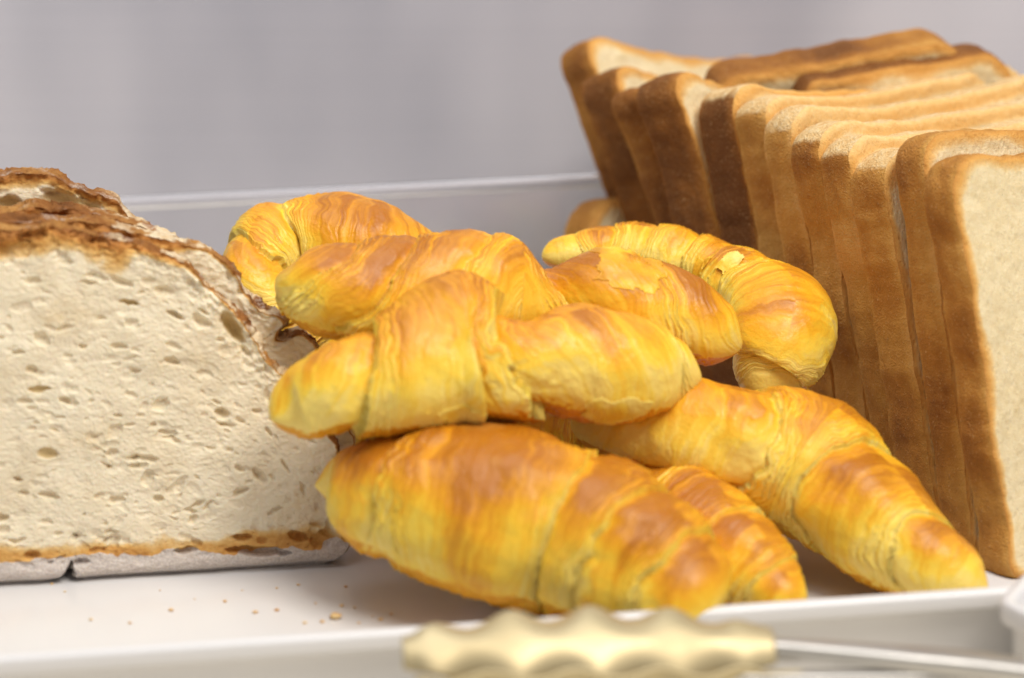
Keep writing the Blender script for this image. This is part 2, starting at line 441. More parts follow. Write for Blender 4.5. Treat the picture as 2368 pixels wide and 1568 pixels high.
# ---- sandwich-loaf slices
def toast_slice(label, base_px, top_px, alpha, L, W, th, dark, pale, seed, base_y=None, flare=0.0, waist=0.25, sag=0.3, zoff=0.0, uz=-0.09, near=False, group='sandwich loaf slices'):
    B = pz(base_px[0], base_px[1], zoff) if base_y is None else np.array([0, 0, 0])
    r = ray(*top_px)
    # point on the ray at distance L from B (farther root)
    oc = CAM - B; a = r @ r; b = 2 * oc @ r; cc = oc @ oc - L * L
    disc = b * b - 4 * a * cc
    T = CAM + r * ((-b + (-1 if near else 1) * math.sqrt(disc)) / (2 * a) if disc > 0 else -b / (2 * a))
    V = nrm(T - B)
    U0 = np.array([math.cos(math.radians(alpha)), math.sin(math.radians(alpha)), 0])
    U = nrm(U0 + np.array([0, 0, uz]))
    N = nrm(np.cross(U, V))
    if N[1] > 0: N = -N
    H = L
    # outline: rounded rectangle with slight waist, top corners rounder
    pts = []
    rt, rb_ = 1.5, 0.7
    for cx, cy, a0, rr in ((W - rb_, rb_, -90, rb_), (W - rt, H - rt, 0, rt), (rt, H - rt, 90, rt), (rb_, rb_, 180, rb_)):
        for k in range(12):
            an = math.radians(a0 + 90 * k / 11); pts.append((cx + rr * math.cos(an), cy + rr * math.sin(an)))
    n = 300
    o = resample(pts, n); o = smooth_closed(o, 2)
    x, y = o[:, 0], o[:, 1]
    tx = (x - W / 2) / (W / 2); ty = (y - H * 0.5) / (H / 2)
    dx = -waist * tx * (1 - np.clip(ty, -1, 1) ** 2) + flare * tx * np.clip(ty, 0, 1)
    dy_ = -sag * np.clip(ty, 0, 1) * np.clip(1 - tx ** 2, 0, 1) ** 0.8
    p3 = np.stack([x, y, x * 0 + seed * 3.1], -1)
    dx = dx + 0.17 * noise(p3, 0.42, seed, 2) + 0.04 * noise(p3, 2.5, seed + 1, 2)
    dy_ = dy_ + 0.12 * noise(p3, 0.45, seed + 5, 2) + 0.04 * noise(p3, 2.2, seed + 6, 2)
    o = np.stack([x + dx, y + dy_], -1)
    root = empty('toast_slice')
    tag(root, label, 'bread slice', group)
    hr = np.random.default_rng(seed + 90)
    nh = 160
    hc = np.stack([hr.uniform(0.3, W - 0.3, nh), hr.uniform(0.3, H - 0.3, nh)], -1)
    hs = hr.uniform(0.04, 0.13, nh)
    def disp(uv, e):
        p = np.concatenate([uv, np.full(uv.shape[:2] + (1,), seed * 1.7)], -1)
        d = 0.03 * noise(p, 3.0, seed + 2, 2) + 0.012 * noise(p, 14, seed + 4, 1)
        for (cx, cy), s_ in zip(hc, hs):
            q = ((uv[..., 0] - cx) / s_) ** 2 + ((uv[..., 1] - cy) / (s_ * 1.9)) ** 2
            d = d - 0.035 * np.clip(1 - q, 0, 1) ** 0.8
        return d - 0.10 * np.clip(1 - e / 0.22, 0, 1) ** 2
    def ca(uv, e):
        p = np.concatenate([uv, np.full(uv.shape[:2] + (1,), seed * 2.7)], -1)
        k = 0.45 + 0.55 * dark
        topness = sstep(H - 2.2, H - 0.4, uv[..., 1])
        wdt = (0.35 + 0.40 * topness * (1 + 1.2 * pale)) * (1 + 0.4 * noise(p, 0.8, seed + 7, 2))
        ed = np.clip(e / wdt, 0, 1) ** 0.8
        ed = np.maximum(ed, 0.62 * pale * topness)
        return np.stack([ed, uv[..., 1] / H, np.full(ed.shape, pale)], -1)
    def ka(uv, q, P):
        topness = sstep(H - 1.3, H - 0.35, uv[..., 1])
        pl = pale * topness
        dk = dark + 0.22 * noise(P, 0.5, seed + 8, 2)
        rimd = np.clip(1 - q / 0.22, 0, 1) + 0.6 * np.clip((q - 0.85) / 0.15, 0, 1)
        return np.stack([np.clip(dk, 0, 1), pl, rimd], -1)
    wa = lambda uv: 0.10 * noise(np.concatenate([uv, np.full(uv.shape[:-1] + (1,), seed * .7)], -1), 0.22, seed + 11, 2) * 1.0
    slab(root, B, U, V, N, o, (W / 2, H * 0.52), th, 64, disp, ca, ka, M_TC, M_TK, bulge=0.07, rim_n=9, seed=seed, warp=wa, rim_noise=0.06, back_rings=6)
    return root
B1 = pz(2343, 1346, 0); B12 = np.array([7.3, 15.2, 0])
def proj(P):
    d = P - CAM; zc = d[1] * cp - d[2] * sp; yc = d[1] * sp + d[2] * cp
    return 1184 + FPX * d[0] / zc, 784 - FPX * yc / zc
BP = [proj(B1 + (B12 - B1) * (k / 11.0) ** 0.96) for k in range(12)]
TOP = [(2196, 312), (2118, 258), (2024, 300), (1942, 262), (1878, 235), (1812, 208), (1745, 160), (1660, 128), (1530, 100), (1462, 165), (1405, 122), (1335, 66)]
SL = [  # label, yaw, height, width, darkness, pale top, lean of the width, top sag, thickness
    ('frontmost sandwich bread slice showing its whole cream crumb face', 34, 14.0, 13, 0.36, 0.0, -0.09, 0.25, 1.45),
    ('second sandwich slice from the front with ridged brown top crust', 34, 14.4, 13, 0.36, 0.0, -0.12, 0.1, 1.45),
    ('third sandwich slice from the front with pale sunken top', 35, 13.6, 13, 0.30, 0.9, -0.06, 0.5, 1.75),
    ('fourth sandwich slice from the front with pale top', 36, 13.8, 13.5, 0.24, 1.0, -0.04, 0.55, 1.5),
    ('fifth sandwich slice from the front with pale top', 37, 13.9, 13.5, 0.28, 1.0, -0.02, 0.6, 1.5),
    ('sixth sandwich slice from the front with pale top', 38, 14.0, 14, 0.26, 1.0, -0.005, 0.6, 1.5),
    ('seventh sandwich slice from the front, last one with a pale top and light crust', 40, 14.3, 14.5, 0.32, 1.0, -0.03, 0.7, 1.6),
    ('dark brown crusted sandwich slice just behind the pale topped slices', 39, 14.5, 15.5, 0.80, 0.7, -0.05, 1.0, 1.9),
    ('sandwich slice with orange cut edge between two dark brown slices', 50, 15.0, 12, 0.82, 0.2, -0.20, 0.7, 1.9),
    ('low narrow sandwich slice third from the far left end of the loaf', 50, 14.4, 11, 0.72, 0.0, -0.22, 0.6, 1.4),
    ('dark topped sandwich slice second from the far left end of the loaf', 50, 15.0, 11, 0.80, 0.0, -0.22, 0.6, 1.8),
    ('leftmost sandwich slice of the loaf, leaning out with its crumb showing', 44, 15.9, 11.5, 0.45, 0.0, -0.20, 0.5, 1.6),
]
for k, (lab, al, L, W, dk, pl, uz, sg, tk) in enumerate(SL):
    toast_slice(lab, BP[k], TOP[k], al, L, W, tk, dk, pl, 11 + k * 7, waist=0.5 if k > 7 else 0.2, sag=sg, uz=uz)
toast_slice('tall sandwich slice rising highest at the back of the loaf', (1760, 905), (1640, 172), 13, 13.9, 10.2, 1.9, 0.62, 0.0, 131, sag=0.4, uz=0.12, near=True)
toast_slice('dark topped sandwich slice just in front of the highest one at the back', (1930, 932), (1830, 185), 15, 13.4, 8.9, 1.9, 0.85, 0.0, 138, sag=0.1, uz=0.09, near=True)
toast_slice('short brown piece of bread low behind the far left end of the sandwich loaf', (1395, 975), (1345, 425), 40, 8.3, 7.0, 1.6, 0.40, 0.0, 145, sag=0.1, uz=0.0)

# ------------------------------------------------------------------ sourdough slices
SN = np.array([TU[1], -TU[0], 0.0])              # face normal, towards the camera
SN = nrm(SN + np.array([0, 0, 0.10]))
SU = TU.copy(); SV = np.cross(SN, SU); SV = SV if SV[2] > 0 else -SV
SO = pz(170, 1345, 0.05)
def sour_slice(label, px_outline, back, th, rings, nseg, nholes, seed, crust_w=0.75, big_holes=(), notch=False, lump=0.25):
    O = SO - SN * back
    q = np.array([[(pplane(x, y, O, SN) - O) @ SU, (pplane(x, y, O, SN) - O) @ SV] for x, y in px_outline])
    # Catmull-Rom through the traced points
    n = len(q); fine = []
    for i in range(n):
        p0, p1, p2, p3 = q[i - 1], q[i], q[(i + 1) % n], q[(i + 2) % n]
        for t in np.linspace(0, 1, 12, endpoint=False):
            fine.append(0.5 * ((2 * p1) + (p2 - p0) * t + (2 * p0 - 5 * p1 + 4 * p2 - p3) * t * t + (3 * p1 - p0 - 3 * p2 + p3) * t ** 3))
    o = resample(np.array(fine), nseg)
    p3 = np.concatenate([o, np.full((nseg, 1), seed * 1.3)], 1)
    up = sstep(0.8, 2.5, o[:, 1])
    c = np.array([o[:, 0].mean() + 1.5, 4.2])
    dr = (o - c) / np.linalg.norm(o - c, axis=1)[:, None]
    o = o + dr * (up * (0.10 * noise(p3, 1.3, seed, 3)) + 0.025 * noise(p3, 7, seed + 1, 2) + 0.02 * noise(p3, 16, seed + 2))[:, None]
    o[:, 1] = np.maximum(o[:, 1], 0.0)
    root = empty('sourdough_slice'); tag(root, label, 'bread slice', 'slices of the sourdough loaf')
    hr = np.random.default_rng(seed)
    u0, u1 = o[:, 0].min(), o[:, 0].max(); v1 = o[:, 1].max()
    H = []
    for _ in range(nholes):
        cx, cy = hr.uniform(max(u0, -6), u1), hr.uniform(0.6, v1)
        s_ = 0.03 + 0.20 * hr.random() ** 5.0
        dx, dy2 = cx - c[0], (cy - 2.0) * 1.0
        ang = math.atan2(dx, -dy2) if cy > 5 else hr.normal(0, 0.5)
        ang = hr.normal(-0.25 * sstep(2, 8, cx) * 4 * (cy > 3), 0.4)
        H.append((cx, cy, s_ * hr.uniform(1.0, 1.9), s_ * hr.uniform(0.6, 0.95), ang, (0.15 + 0.9 * hr.random() ** 3) * min(s_ * 1.3, 0.35), 0))
    for hx, hy, a_, b_, ang, dep in big_holes:
        pp = pplane(hx, hy, O, SN) - O
        H.append((pp @ SU, pp @ SV, a_, b_, ang, dep if a_ > 0.33 else dep * 0.55, 1 if a_ > 0.33 else 0))
    bigm = []
    def disp(uv, e):
        p = np.concatenate([uv, np.full(uv.shape[:2] + (1,), seed * 1.7)], -1)
        wob = np.stack([noise(p, 4, seed + 5, 2), noise(p, 4, seed + 6, 2)], -1) * 0.05
        x = uv[..., 0] + wob[..., 0]; y = uv[..., 1] + wob[..., 1]
        d = 0.06 * noise(p, 0.8, seed + 2, 2) + 0.010 * noise(p, 4.5, seed + 4, 2) + 0.010 * noise(p, 14, seed + 9, 2)
        bm = np.zeros(d.shape)
        for cx, cy, a_, b_, ang, dep, isb in H:
            m = (np.abs(x - cx) < a_) & (np.abs(y - cy) < a_)
            if not m.any(): continue
            xx, yy = x[m] - cx, y[m] - cy
            ca_, sa_ = math.cos(ang), math.sin(ang)
            qq = ((xx * ca_ + yy * sa_) / a_) ** 2 + ((-xx * sa_ + yy * ca_) / b_) ** 2
            k = np.clip(1 - qq, 0, 1) ** (0.5 if isb else 0.55)
            d[m] -= dep * k
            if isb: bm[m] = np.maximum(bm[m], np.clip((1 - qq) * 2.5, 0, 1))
        # the crust stands a little proud and ragged
        d = d + 0.12 * np.clip(1 - e / 0.25, 0, 1) * noise(p, 2.5, seed + 12, 2) * sstep(0.8, 1.6, uv[..., 1])
        d = d + 0.10 * np.exp(-((uv[..., 1] - 0.38) / 0.25) ** 2) - 0.32 * (1 - sstep(0.0, 0.34, uv[..., 1])) ** 2
        d = d + 0.10 * noise(p, 7.0, seed + 17, 3) * np.clip(1 - e / 1.0, 0, 1) * sstep(3.0, 6.0, uv[..., 1])          # floured base curves under
        bigm.append(bm)
        return d
    def ca(uv, e):
        p = np.concatenate([uv, np.full(uv.shape[:2] + (1,), seed * 2.7)], -1)
        top = sstep(3.0, 7.5, uv[..., 1]); low = 1 - sstep(0.60, 0.82, uv[..., 1] + 0.20 * noise(p, 1.3, seed + 3, 3))
        wd = (0.22 + (crust_w - 0.22) * top * (1 - 0.75 * sstep(2.6, 5.0, uv[..., 0]))) * (1 - 0.75 * sstep(2.4, 4.6, uv[..., 0])) * (1 + 0.5 * noise(p, 1.1, seed + 8, 2))
        side_low = 1 - sstep(0.85, 1.5, uv[..., 1] + 0.25 * noise(p, 1.4, seed + 13, 2))
        ed = np.minimum(np.clip(e / wd, 0, 1), 1 - 0.60 * side_low)
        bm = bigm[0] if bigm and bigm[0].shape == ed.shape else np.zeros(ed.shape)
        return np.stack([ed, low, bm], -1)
    def ka(uv, q_, P):
        low = 1 - sstep(0.7, 1.2, uv[..., 1])
        torn = sstep(1.2, 3.0, uv[..., 0] + 0.8 * noise(P, 1.2, seed + 30, 2)) * sstep(1.0, 2.2, uv[..., 1]) * sstep(-0.45, -0.1, noise(P, 1.6, seed + 31, 3) - 0.1)
        return np.stack([low, torn, low * 0], -1)
    slab(root, O, SU, SV, SN, o, c, th, rings, disp, ca, ka, M_SC, M_SK, bulge=0.10, rim_n=24, seed=seed, rim_noise=0.12, back_rings=6)
    return root
L1 = [(-420, 1330), (-250, 1352), (0, 1356), (100, 1350), (140, 1330), (160, 1300), (168, 1296), (176, 1318), (200, 1344), (400, 1346), (600, 1337), (720, 1318), (790, 1280), (812, 1235),
      (806, 1150), (785, 1060), (745, 985), (680, 900), (625, 840), (590, 790), (545, 720), (490, 668), (430, 615), (350, 578), (250, 550), (150, 532), (60, 528), (-60, 545), (-250, 600), (-400, 700), (-520, 900), (-540, 1150), (-500, 1280)]
L2 = [(-420, 1320), (0, 1325), (400, 1310), (700, 1290), (800, 1230), (830, 1130), (810, 980), (765, 870), (735, 822), (736, 802), (710, 785), (690, 776), (665, 788), (640, 790), (638, 768), (656, 748), (640, 728), (612, 724), (590, 712), (560, 655), (525, 615), (480, 582), (415, 568), (345, 552), (250, 526), (150, 512), (60, 512), (-60, 520), (-250, 580), (-400, 680), (-520, 880), (-540, 1130)]
L3 = [(-420, 1290), (0, 1290), (400, 1280), (640, 1250), (730, 1170), (700, 1000), (620, 820), (540, 690), (460, 610), (412, 566), (382, 540), (340, 524), (296, 508), (240, 500), (150, 485), (69, 484), (0, 497), (-150, 520), (-300, 590), (-480, 780), (-530, 1050)]
L4 = [(-420, 1260), (0, 1260), (400, 1240), (600, 1190), (650, 1060), (560, 820), (470, 660), (400, 575), (345, 530), (303, 505), (284, 489), (268, 468), (238, 452), (196, 440), (156, 426), (104, 404), (58, 402), (0, 410), (-120, 430), (-280, 520), (-450, 740), (-520, 1000)]
sour_slice('frontmost sourdough slice with its wide pale holey crumb facing the viewer', L1, 0.0, 0.85, 240, 960, 2600, 21, 0.85,
           big_holes=((540, 760, 0.62, 0.26, -1.0, 0.55), (30, 580, 0.75, 0.28, 0.1, 0.35), (75, 548, 0.5, 0.20, 0.2, 0.3), (230, 556, 0.36, 0.14, 0.2, 0.25), (75, 650, 0.28, 0.12, 0.1, 0.3), (205, 655, 0.3, 0.1, -0.1, 0.25),
                      (345, 650, 0.22, 0.16, 0, 0.22), (600, 1275, 1.1, 0.17, -0.12, 0.45), (690, 1240, 0.35, 0.20, -0.5, 0.35), (765, 1215, 0.32, 0.16, 1.2, 0.4), (745, 1250, 0.4, 0.3, 0.4, 0.25), (42, 815, 0.22, 0.10, 0, 0.3), (250, 1080, 0.12, 0.08, .3, .25), (300, 985, .2, .08, .1, .2), (555, 1085, .2, .10, -.4, .3), (455, 1165, .3, .07, .5, .3), (150, 760, .3, .09, .1, .2), (400, 800, .26, .12, -.4, .22), (110, 1050, .34, .22, 0, .16), (210, 1010, .22, .16, 0, .18), (330, 1080, .16, .12, .2, .25), (470, 720, .22, .08, -.6, .25), (500, 930, .18, .07, -.5, .22), (620, 1000, .25, .06, -1.2, .25), (660, 1080, .3, .08, -1.1, .28), (700, 1130, .25, .07, -1.3, .25), (640, 1180, .2, .07, .4, .25), (300, 700, .34, .1, -.1, .18), (90, 900, .4, .1, 0, .15), (430, 1272, 0.4, 0.12, 0, 0.3), (40, 1250, 0.28, 0.1, 0, .3), (225, 1272, .3, .1, .2, .25)))
sour_slice('sourdough slice just behind the front one, its torn pale side edge showing', L2, 0.95, 1.4, 110, 640, 500, 34, 0.9, big_holes=((530, 640, 0.3, 0.10, -0.8, 0.2),))
sour_slice('third sourdough slice with a thin pitted brown crust ridge', L3, 2.5, 1.4, 110, 560, 350, 47, 1.3, big_holes=((130, 505, 0.6, 0.16, -0.1, 0.35), (270, 530, 0.4, 0.15, -0.3, 0.3), (250, 520, 0.3, .14, -.3, .3)))
sour_slice('rearmost and highest sourdough slice with large glossy crumb holes under dark crust', L4, 4.1, 1.5, 120, 560, 350, 58, 0.5,
           big_holes=((20, 475, 0.45, 0.35, 0.2, 0.35), (75, 478, 0.3, 0.26, 0.2, 0.3), (140, 465, 0.62, 0.34, -0.2, 0.4), (205, 478, 0.45, 0.3, -0.3, 0.35), (115, 445, 0.32, 0.13, -0.2, 0.3), (190, 455, 0.3, 0.12, -0.3, 0.3)))

# ------------------------------------------------------------------ croissants
def catmull(P, n):
    P = np.asarray(P, float); P = np.vstack([2 * P[0] - P[1], P, 2 * P[-1] - P[-2]])
    out = []
    m = len(P) - 3
    for i in range(m):
        p0, p1, p2, p3 = P[i:i + 4]
        for t in np.linspace(0, 1, 40, endpoint=(i == m - 1)):
            out.append(0.5 * ((2 * p1) + (p2 - p0) * t + (2 * p0 - 5 * p1 + 4 * p2 - p3) * t * t + (3 * p1 - p0 - 3 * p2 + p3) * t ** 3))
    return resample(np.array(out), n, False)
def croissant(label, pts, edges, centre, seed, slant=0.05, phase=0.0, drop=0.10, ns=400, nt=220, bulge=0.055, brown=0.0, flat=0.16, cap=(0.05, 0.05), group='croissants heaped in the tray'):
    """pts: (px, py, z_cm, radius_cm); edges: step positions along the roll; centre: position of the middle lobe"""
    pts4 = np.array([[*pz(a, b, z), r] for a, b, z, r in pts])
    C4 = catmull(pts4, ns); S = C4[:, :3]; R = C4[:, 3]
    d = np.r_[0, np.cumsum(np.linalg.norm(np.diff(S, axis=0), axis=1))]; Ltot = d[-1]; s = d / Ltot
    T = np.gradient(S, axis=0); T /= np.linalg.norm(T, axis=1)[:, None]
    up = np.zeros_like(S); k0 = ns // 2
    u = np.array([0, 0, 1.0]); u = nrm(u - (u @ T[k0]) * T[k0])
    up[k0] = u
    for i in range(k0 + 1, ns): u = nrm(u - (u @ T[i]) * T[i]); up[i] = u
    u = up[k0]
    for i in range(k0 - 1, -1, -1): u = nrm(u - (u @ T[i]) * T[i]); up[i] = u
    sd = np.cross(T, up)
    endc = np.sqrt(np.clip(1 - (1 - np.clip(s / cap[0], 0, 1)) ** 2, 0, 1)) * np.sqrt(np.clip(1 - (1 - np.clip((1 - s) / cap[1], 0, 1)) ** 2, 0, 1))
    th = np.linspace(0, 2 * np.pi, nt, endpoint=False)
    Sg, Th = np.meshgrid(s, th, indexing='ij')
    dirn = np.cos(Th)[..., None] * up[:, None, :] + np.sin(Th)[..., None] * sd[:, None, :]
    P0_ = S[:, None, :] + dirn * R[:, None, None]
    lo_n = noise(P0_, 0.55, seed, 2)
    # spiral steps
    sgn = np.where(Sg < centre, -1.0, 1.0)
    se = Sg + slant * np.sin(Th + phase) * np.where(Sg < centre, 1, -1) + 0.012 * noise(P0_, 1.1, seed + 1, 3)
    ed_ = sorted([(e, drop) if not isinstance(e, tuple) else e for e in edges])
    E = np.r_[-0.12, [e[0] for e in ed_], 1.12]; DR = np.array([e[1] for e in ed_])
    idx = np.clip(np.searchsorted(E, se) - 1, 0, len(E) - 2)
    lo, hi = E[idx], E[idx + 1]
    ci = np.clip(np.searchsorted(E, centre) - 1, 0, len(E) - 2)
    t = (se - lo) / (hi - lo)
    left = idx < ci; mid = idx == ci
    tt = np.where(left, 1 - t, t)
    seg_cm = (hi - lo) * Ltot
    dr_ = DR[np.clip(np.where(left, idx, idx - 1), 0, len(DR) - 1)]
    prof = bulge * np.sin(np.pi * np.clip(tt, 0, 1)) ** 0.7 - dr_ * np.exp(-tt * seg_cm / (0.25 + 2.6 * dr_))
    profm = bulge * 1.1 * np.sin(np.pi * np.clip(t, 0, 1)) ** 0.6
    prof = np.where(mid, profm, prof)
    lipd = np.where(mid, np.minimum(t, 1 - t), 1 - tt) * seg_cm          # cm from the lip of this layer
    lip = np.clip(1 - lipd / 1.25, 0, 1)
    startd = np.where(mid, 9.0, tt * seg_cm)
    start = np.clip(1 - startd / 0.45, 0, 1)
    low = sstep(0.15, 0.95, -np.cos(Th))
    # edges of the thin laminated layers: small terraces stepping down to the lip
    ter = lipd / 0.27 + 0.9 * lo_n + 0.35 * noise(P0_, 1.7, seed + 15, 2)
    fr = ter - np.floor(ter); tm = sstep(0.05, 0.5, lip) * sstep(-0.6, 0.2, noise(P0_, 0.9, seed + 16, 2))
    ter2 = lipd / 0.105 + 1.4 * lo_n; fr2 = ter2 - np.floor(ter2)
    lam = 0.085 * (fr - 0.5) * tm + 0.014 * (fr2 - 0.5) * np.clip(lip * 1.6, 0.25, 1)
    lay_edge = np.exp(-(fr / 0.22) ** 2) * tm
    # pulled-flat sheet wrinkles running along the steps, ragged base
    scm = se * Ltot + 0.10 * noise(P0_, 1.4, seed + 22, 2)
    fine = noise(np.stack([scm * 4.6, Th * 0.40, Sg * 0 + seed], -1), 1.0, seed + 23, 2)
    hair = noise(np.stack([scm * 14.0, Th * 0.75, Sg * 0 + seed], -1), 1.0, seed + 24, 2)
    wr = (0.035 * (0.5 - np.abs(fine)) + 0.016 * hair) * (0.4 + 0.6 * sstep(-0.4, 0.3, lo_n))
    n2 = 0.016 * noise(P0_, 2.6, seed + 2, 3)
    ragged = low * 0.06 * noise(P0_, 3.2, seed + 6, 3)
    rr = R[:, None] * (1 + prof + 0.075 * lo_n) * (1 - flat * low) + (lam + wr + n2 + ragged) * np.minimum(1, R[:, None] / 1.2)
    rr = rr * endc[:, None]
    P = S[:, None, :] + dirn * rr[..., None]
    # settle on the tray
    P[..., 2] = np.where(P[..., 2] < 0.02, 0.02 + 0.0 * P[..., 2], P[..., 2])
    # browning
    sc_ = se * Ltot
    band = noise(np.stack([sc_ * 0.85, Th * 0.22, Sg * 0 + seed], -1), 1.0, seed + 20, 2)
    G1 = np.gradient(P, axis=0); G2 = np.roll(P, -1, 1) - np.roll(P, 1, 1)
    nn = np.cross(G2, G1); nn /= np.linalg.norm(nn, axis=-1)[..., None] + 1e-12
    if np.mean(np.sum(nn * dirn, -1)) < 0: nn = -nn
    nzv = 0.55 * nn[..., 2] + 0.45 * (dirn[..., 2])
    bake = 0.09 + 0.72 * sstep(0.0, 1.0, nzv) - 0.22 * lip ** 1.5 - 0.22 * start + 0.07 * lo_n + 0.20 * band + 0.14 * fine + 0.10 * hair - 0.16 * lay_edge - 0.30 * (1 - sstep(0.02, 0.16, np.minimum(Sg, 1 - Sg))) + 0.05 * noise(P0_, 1.5, seed + 9, 3) + brown
    bake = np.where(nzv < -0.55, 0.62, bake)
    bake = np.clip(bake, 0, 1)
    A = np.stack([bake, lipd, lip], -1)
    V_ = np.concatenate([P.reshape(-1, 3), S[:1], S[-1:]])
    A_ = np.concatenate([A.reshape(-1, 3), A[0, :1], A[-1, :1]])
    f = grid_faces(ns, nt, True)
    o = mesh('croissant', V_, f, M_PASTRY, None, A_)
    tag(o, label, 'croissant', group)
    return o, P, dirn
def flake(c, s0, s1, a0, a1, seed, bake=0.3, lift=0.05):
    '''a thin skin of pastry that has come loose from the croissant's surface'''
    o, P, dirn = c; ns, nt = P.shape[:2]
    i0, i1 = int(s0 * ns), int(s1 * ns); j0, j1 = int(a0 / 360 * nt), int(a1 / 360 * nt)
    ii = np.arange(i0, i1); jj = np.arange(j0, j1) % nt
    Q = P[np.ix_(ii, jj)]; D = dirn[np.ix_(ii, jj)]
    u = np.linspace(-1, 1, len(ii))[:, None]; v_ = np.linspace(-1, 1, len(jj))[None, :]
    m = 1 - np.maximum(np.abs(u), np.abs(v_)) + 0.30 * noise(Q, 1.8, seed, 3) - 0.16
    h = lift * (0.5 + 0.8 * noise(Q, 1.0, seed + 2, 2) ** 2 + 1.2 * np.clip(0.35 - m, 0, 0.35))
    top = Q + D * h[..., None]; bot = Q + D * (h - 0.02)[..., None]
    f = grid_faces(len(ii), len(jj)); keep = m.ravel()[f].min(1) > 0; f = f[keep]
    k = Q.shape[0] * Q.shape[1]
    e = np.sort(np.stack([f, np.roll(f, -1, 1)], -1).reshape(-1, 2), 1)
    un, cnt = np.unique(e, axis=0, return_counts=True); b = un[cnt == 1]
    side = np.stack([b[:, 0], b[:, 1], b[:, 1] + k, b[:, 0] + k], -1)
    V_ = np.concatenate([top.reshape(-1, 3), bot.reshape(-1, 3)]); F_ = np.concatenate([f, f[:, ::-1] + k, side])
    used, inv = np.unique(F_, return_inverse=True)
    A = np.stack([np.clip(bake + 0.25 * noise(V_[used], 1.5, seed + 5, 3), 0, 1), np.zeros(len(used)), np.zeros(len(used))], -1)
    mesh('flake', V_[used], inv.reshape(F_.shape), M_PASTRY, o, A)
cA = croissant('large front croissant lying lowest, just behind the tray rim and tongs', [(728, 1122, 3.5, 0.25), (800, 1125, 3.5, 1.3), (950, 1168, 3.3, 2.4), (1150, 1205, 3.0, 2.90), (1330, 1250, 2.6, 2.85), (1480, 1325, 2.1, 2.45), (1600, 1400, 1.6, 1.75), (1655, 1440, 1.2, 1.0)],
               [0.07, (0.24, 0.11), (0.60, 0.08), (0.74, 0.08), (0.87, 0.10)], 0.42, 101, slant=0.02, phase=0.6, brown=0.16, bulge=0.03)
cB = croissant('small croissant end peeking out low between the large front croissant and the diagonal one', [(1480, 1150, 2.3, 1.2), (1600, 1215, 2.1, 1.75), (1690, 1280, 1.8, 1.65), (1770, 1350, 1.3, 1.25), (1845, 1412, 0.9, 0.5)],
               [0.25, 0.55, 0.82], 0.35, 115, slant=0.04, phase=1.0, ns=260, nt=180, brown=0.08, bulge=0.03, drop=0.07)
cC = croissant('slim croissant lying diagonally against the cut side of the sandwich loaf', [(1330, 955, 4.6, 1.0), (1480, 980, 4.6, 1.5), (1700, 1030, 4.1, 2.0), (1860, 1090, 3.3, 2.35), (2000, 1200, 2.3, 2.05), (2120, 1290, 1.6, 1.5), (2220, 1350, 1.05, 1.0), (2285, 1385, 0.7, 0.4)],
               [(0.36, 0.11), (0.64, 0.07), (0.86, 0.09)], 0.52, 123, slant=-0.05, phase=0.9)
cD = croissant('uppermost front croissant bridging the heap, bright yellow below a deep notch', [(632, 972, 6.0, 0.40), (690, 945, 6.2, 1.15), (800, 915, 6.6, 1.70), (960, 870, 7.0, 2.25), (1085, 835, 7.3, 2.6), (1205, 860, 7.1, 1.75), (1330, 855, 6.95, 1.95), (1440, 858, 6.75, 1.85), (1540, 868, 6.4, 1.35), (1622, 880, 6.2, 0.55)],
               [(0.225, 0.26), (0.535, 0.40), (0.95, 0.08)], 0.40, 137, slant=0.06, phase=-0.8, bulge=0.05)
cE = croissant('long golden brown croissant directly behind the uppermost front one', [(640, 640, 9.3, 0.5), (690, 665, 9.0, 1.25), (800, 690, 8.7, 1.75), (950, 690, 8.6, 1.9), (1130, 685, 8.5, 2.1), (1265, 700, 8.2, 1.3), (1390, 705, 8.1, 1.9), (1530, 730, 7.7, 1.65), (1640, 775, 7.1, 1.2), (1715, 805, 6.7, 0.5)],
               [0.11, (0.24, 0.11), (0.39, 0.08), (0.575, 0.42), (0.82, 0.09)], 0.50, 149, slant=0.085, phase=-0.8, brown=0.16)
cF = croissant('croissant at the back left beneath the acrylic edge, curled with a bright yellow arm', [(760, 890, 4.6, 0.9), (690, 815, 5.6, 1.5), (615, 715, 7.2, 1.3), (588, 635, 8.3, 1.2), (645, 575, 8.8, 1.6), (770, 575, 8.7, 1.95), (880, 595, 8.4, 1.75), (1000, 612, 8.0, 1.1), (1125, 602, 8.0, 0.45)],
               [0.12, (0.26, 0.10), (0.40, 0.14), (0.52, 0.12), (0.84, 0.12)], 0.66, 158, slant=0.05, phase=0.5, brown=0.05)
cG = croissant('crescent croissant at the back right with a knobbly pale ridge, touching the sandwich loaf', [(1255, 595, 8.2, 0.45), (1330, 585, 8.2, 0.75), (1430, 585, 8.1, 1.05), (1540, 600, 7.9, 1.25), (1650, 635, 7.5, 1.25), (1745, 690, 7.1, 1.5), (1800, 745, 6.7, 1.75), (1800, 815, 6.0, 1.6), (1775, 870, 5.3, 1.2), (1755, 925, 4.7, 0.6)],
               [0.10, (0.20, 0.12), (0.30, 0.12), (0.41, 0.14), (0.51, 0.14), (0.62, 0.18), (0.95, 0.04)], 0.78, 166, slant=0.02, phase=0.4, bulge=0.07)
cH = croissant('dark shaded croissant at the bottom of the heap, glimpsed in the gap between others', [(760, 1000, 3.0, 1.0), (900, 1005, 2.7, 1.8), (1120, 1020, 2.3, 1.8), (1300, 1050, 2.2, 2.1), (1450, 1090, 2.1, 1.9), (1580, 1150, 1.9, 1.3), (1660, 1190, 1.6, 0.5)],
               [0.2, 0.38, 0.62, 0.8], 0.5, 171, ns=200, nt=140, brown=0.1)

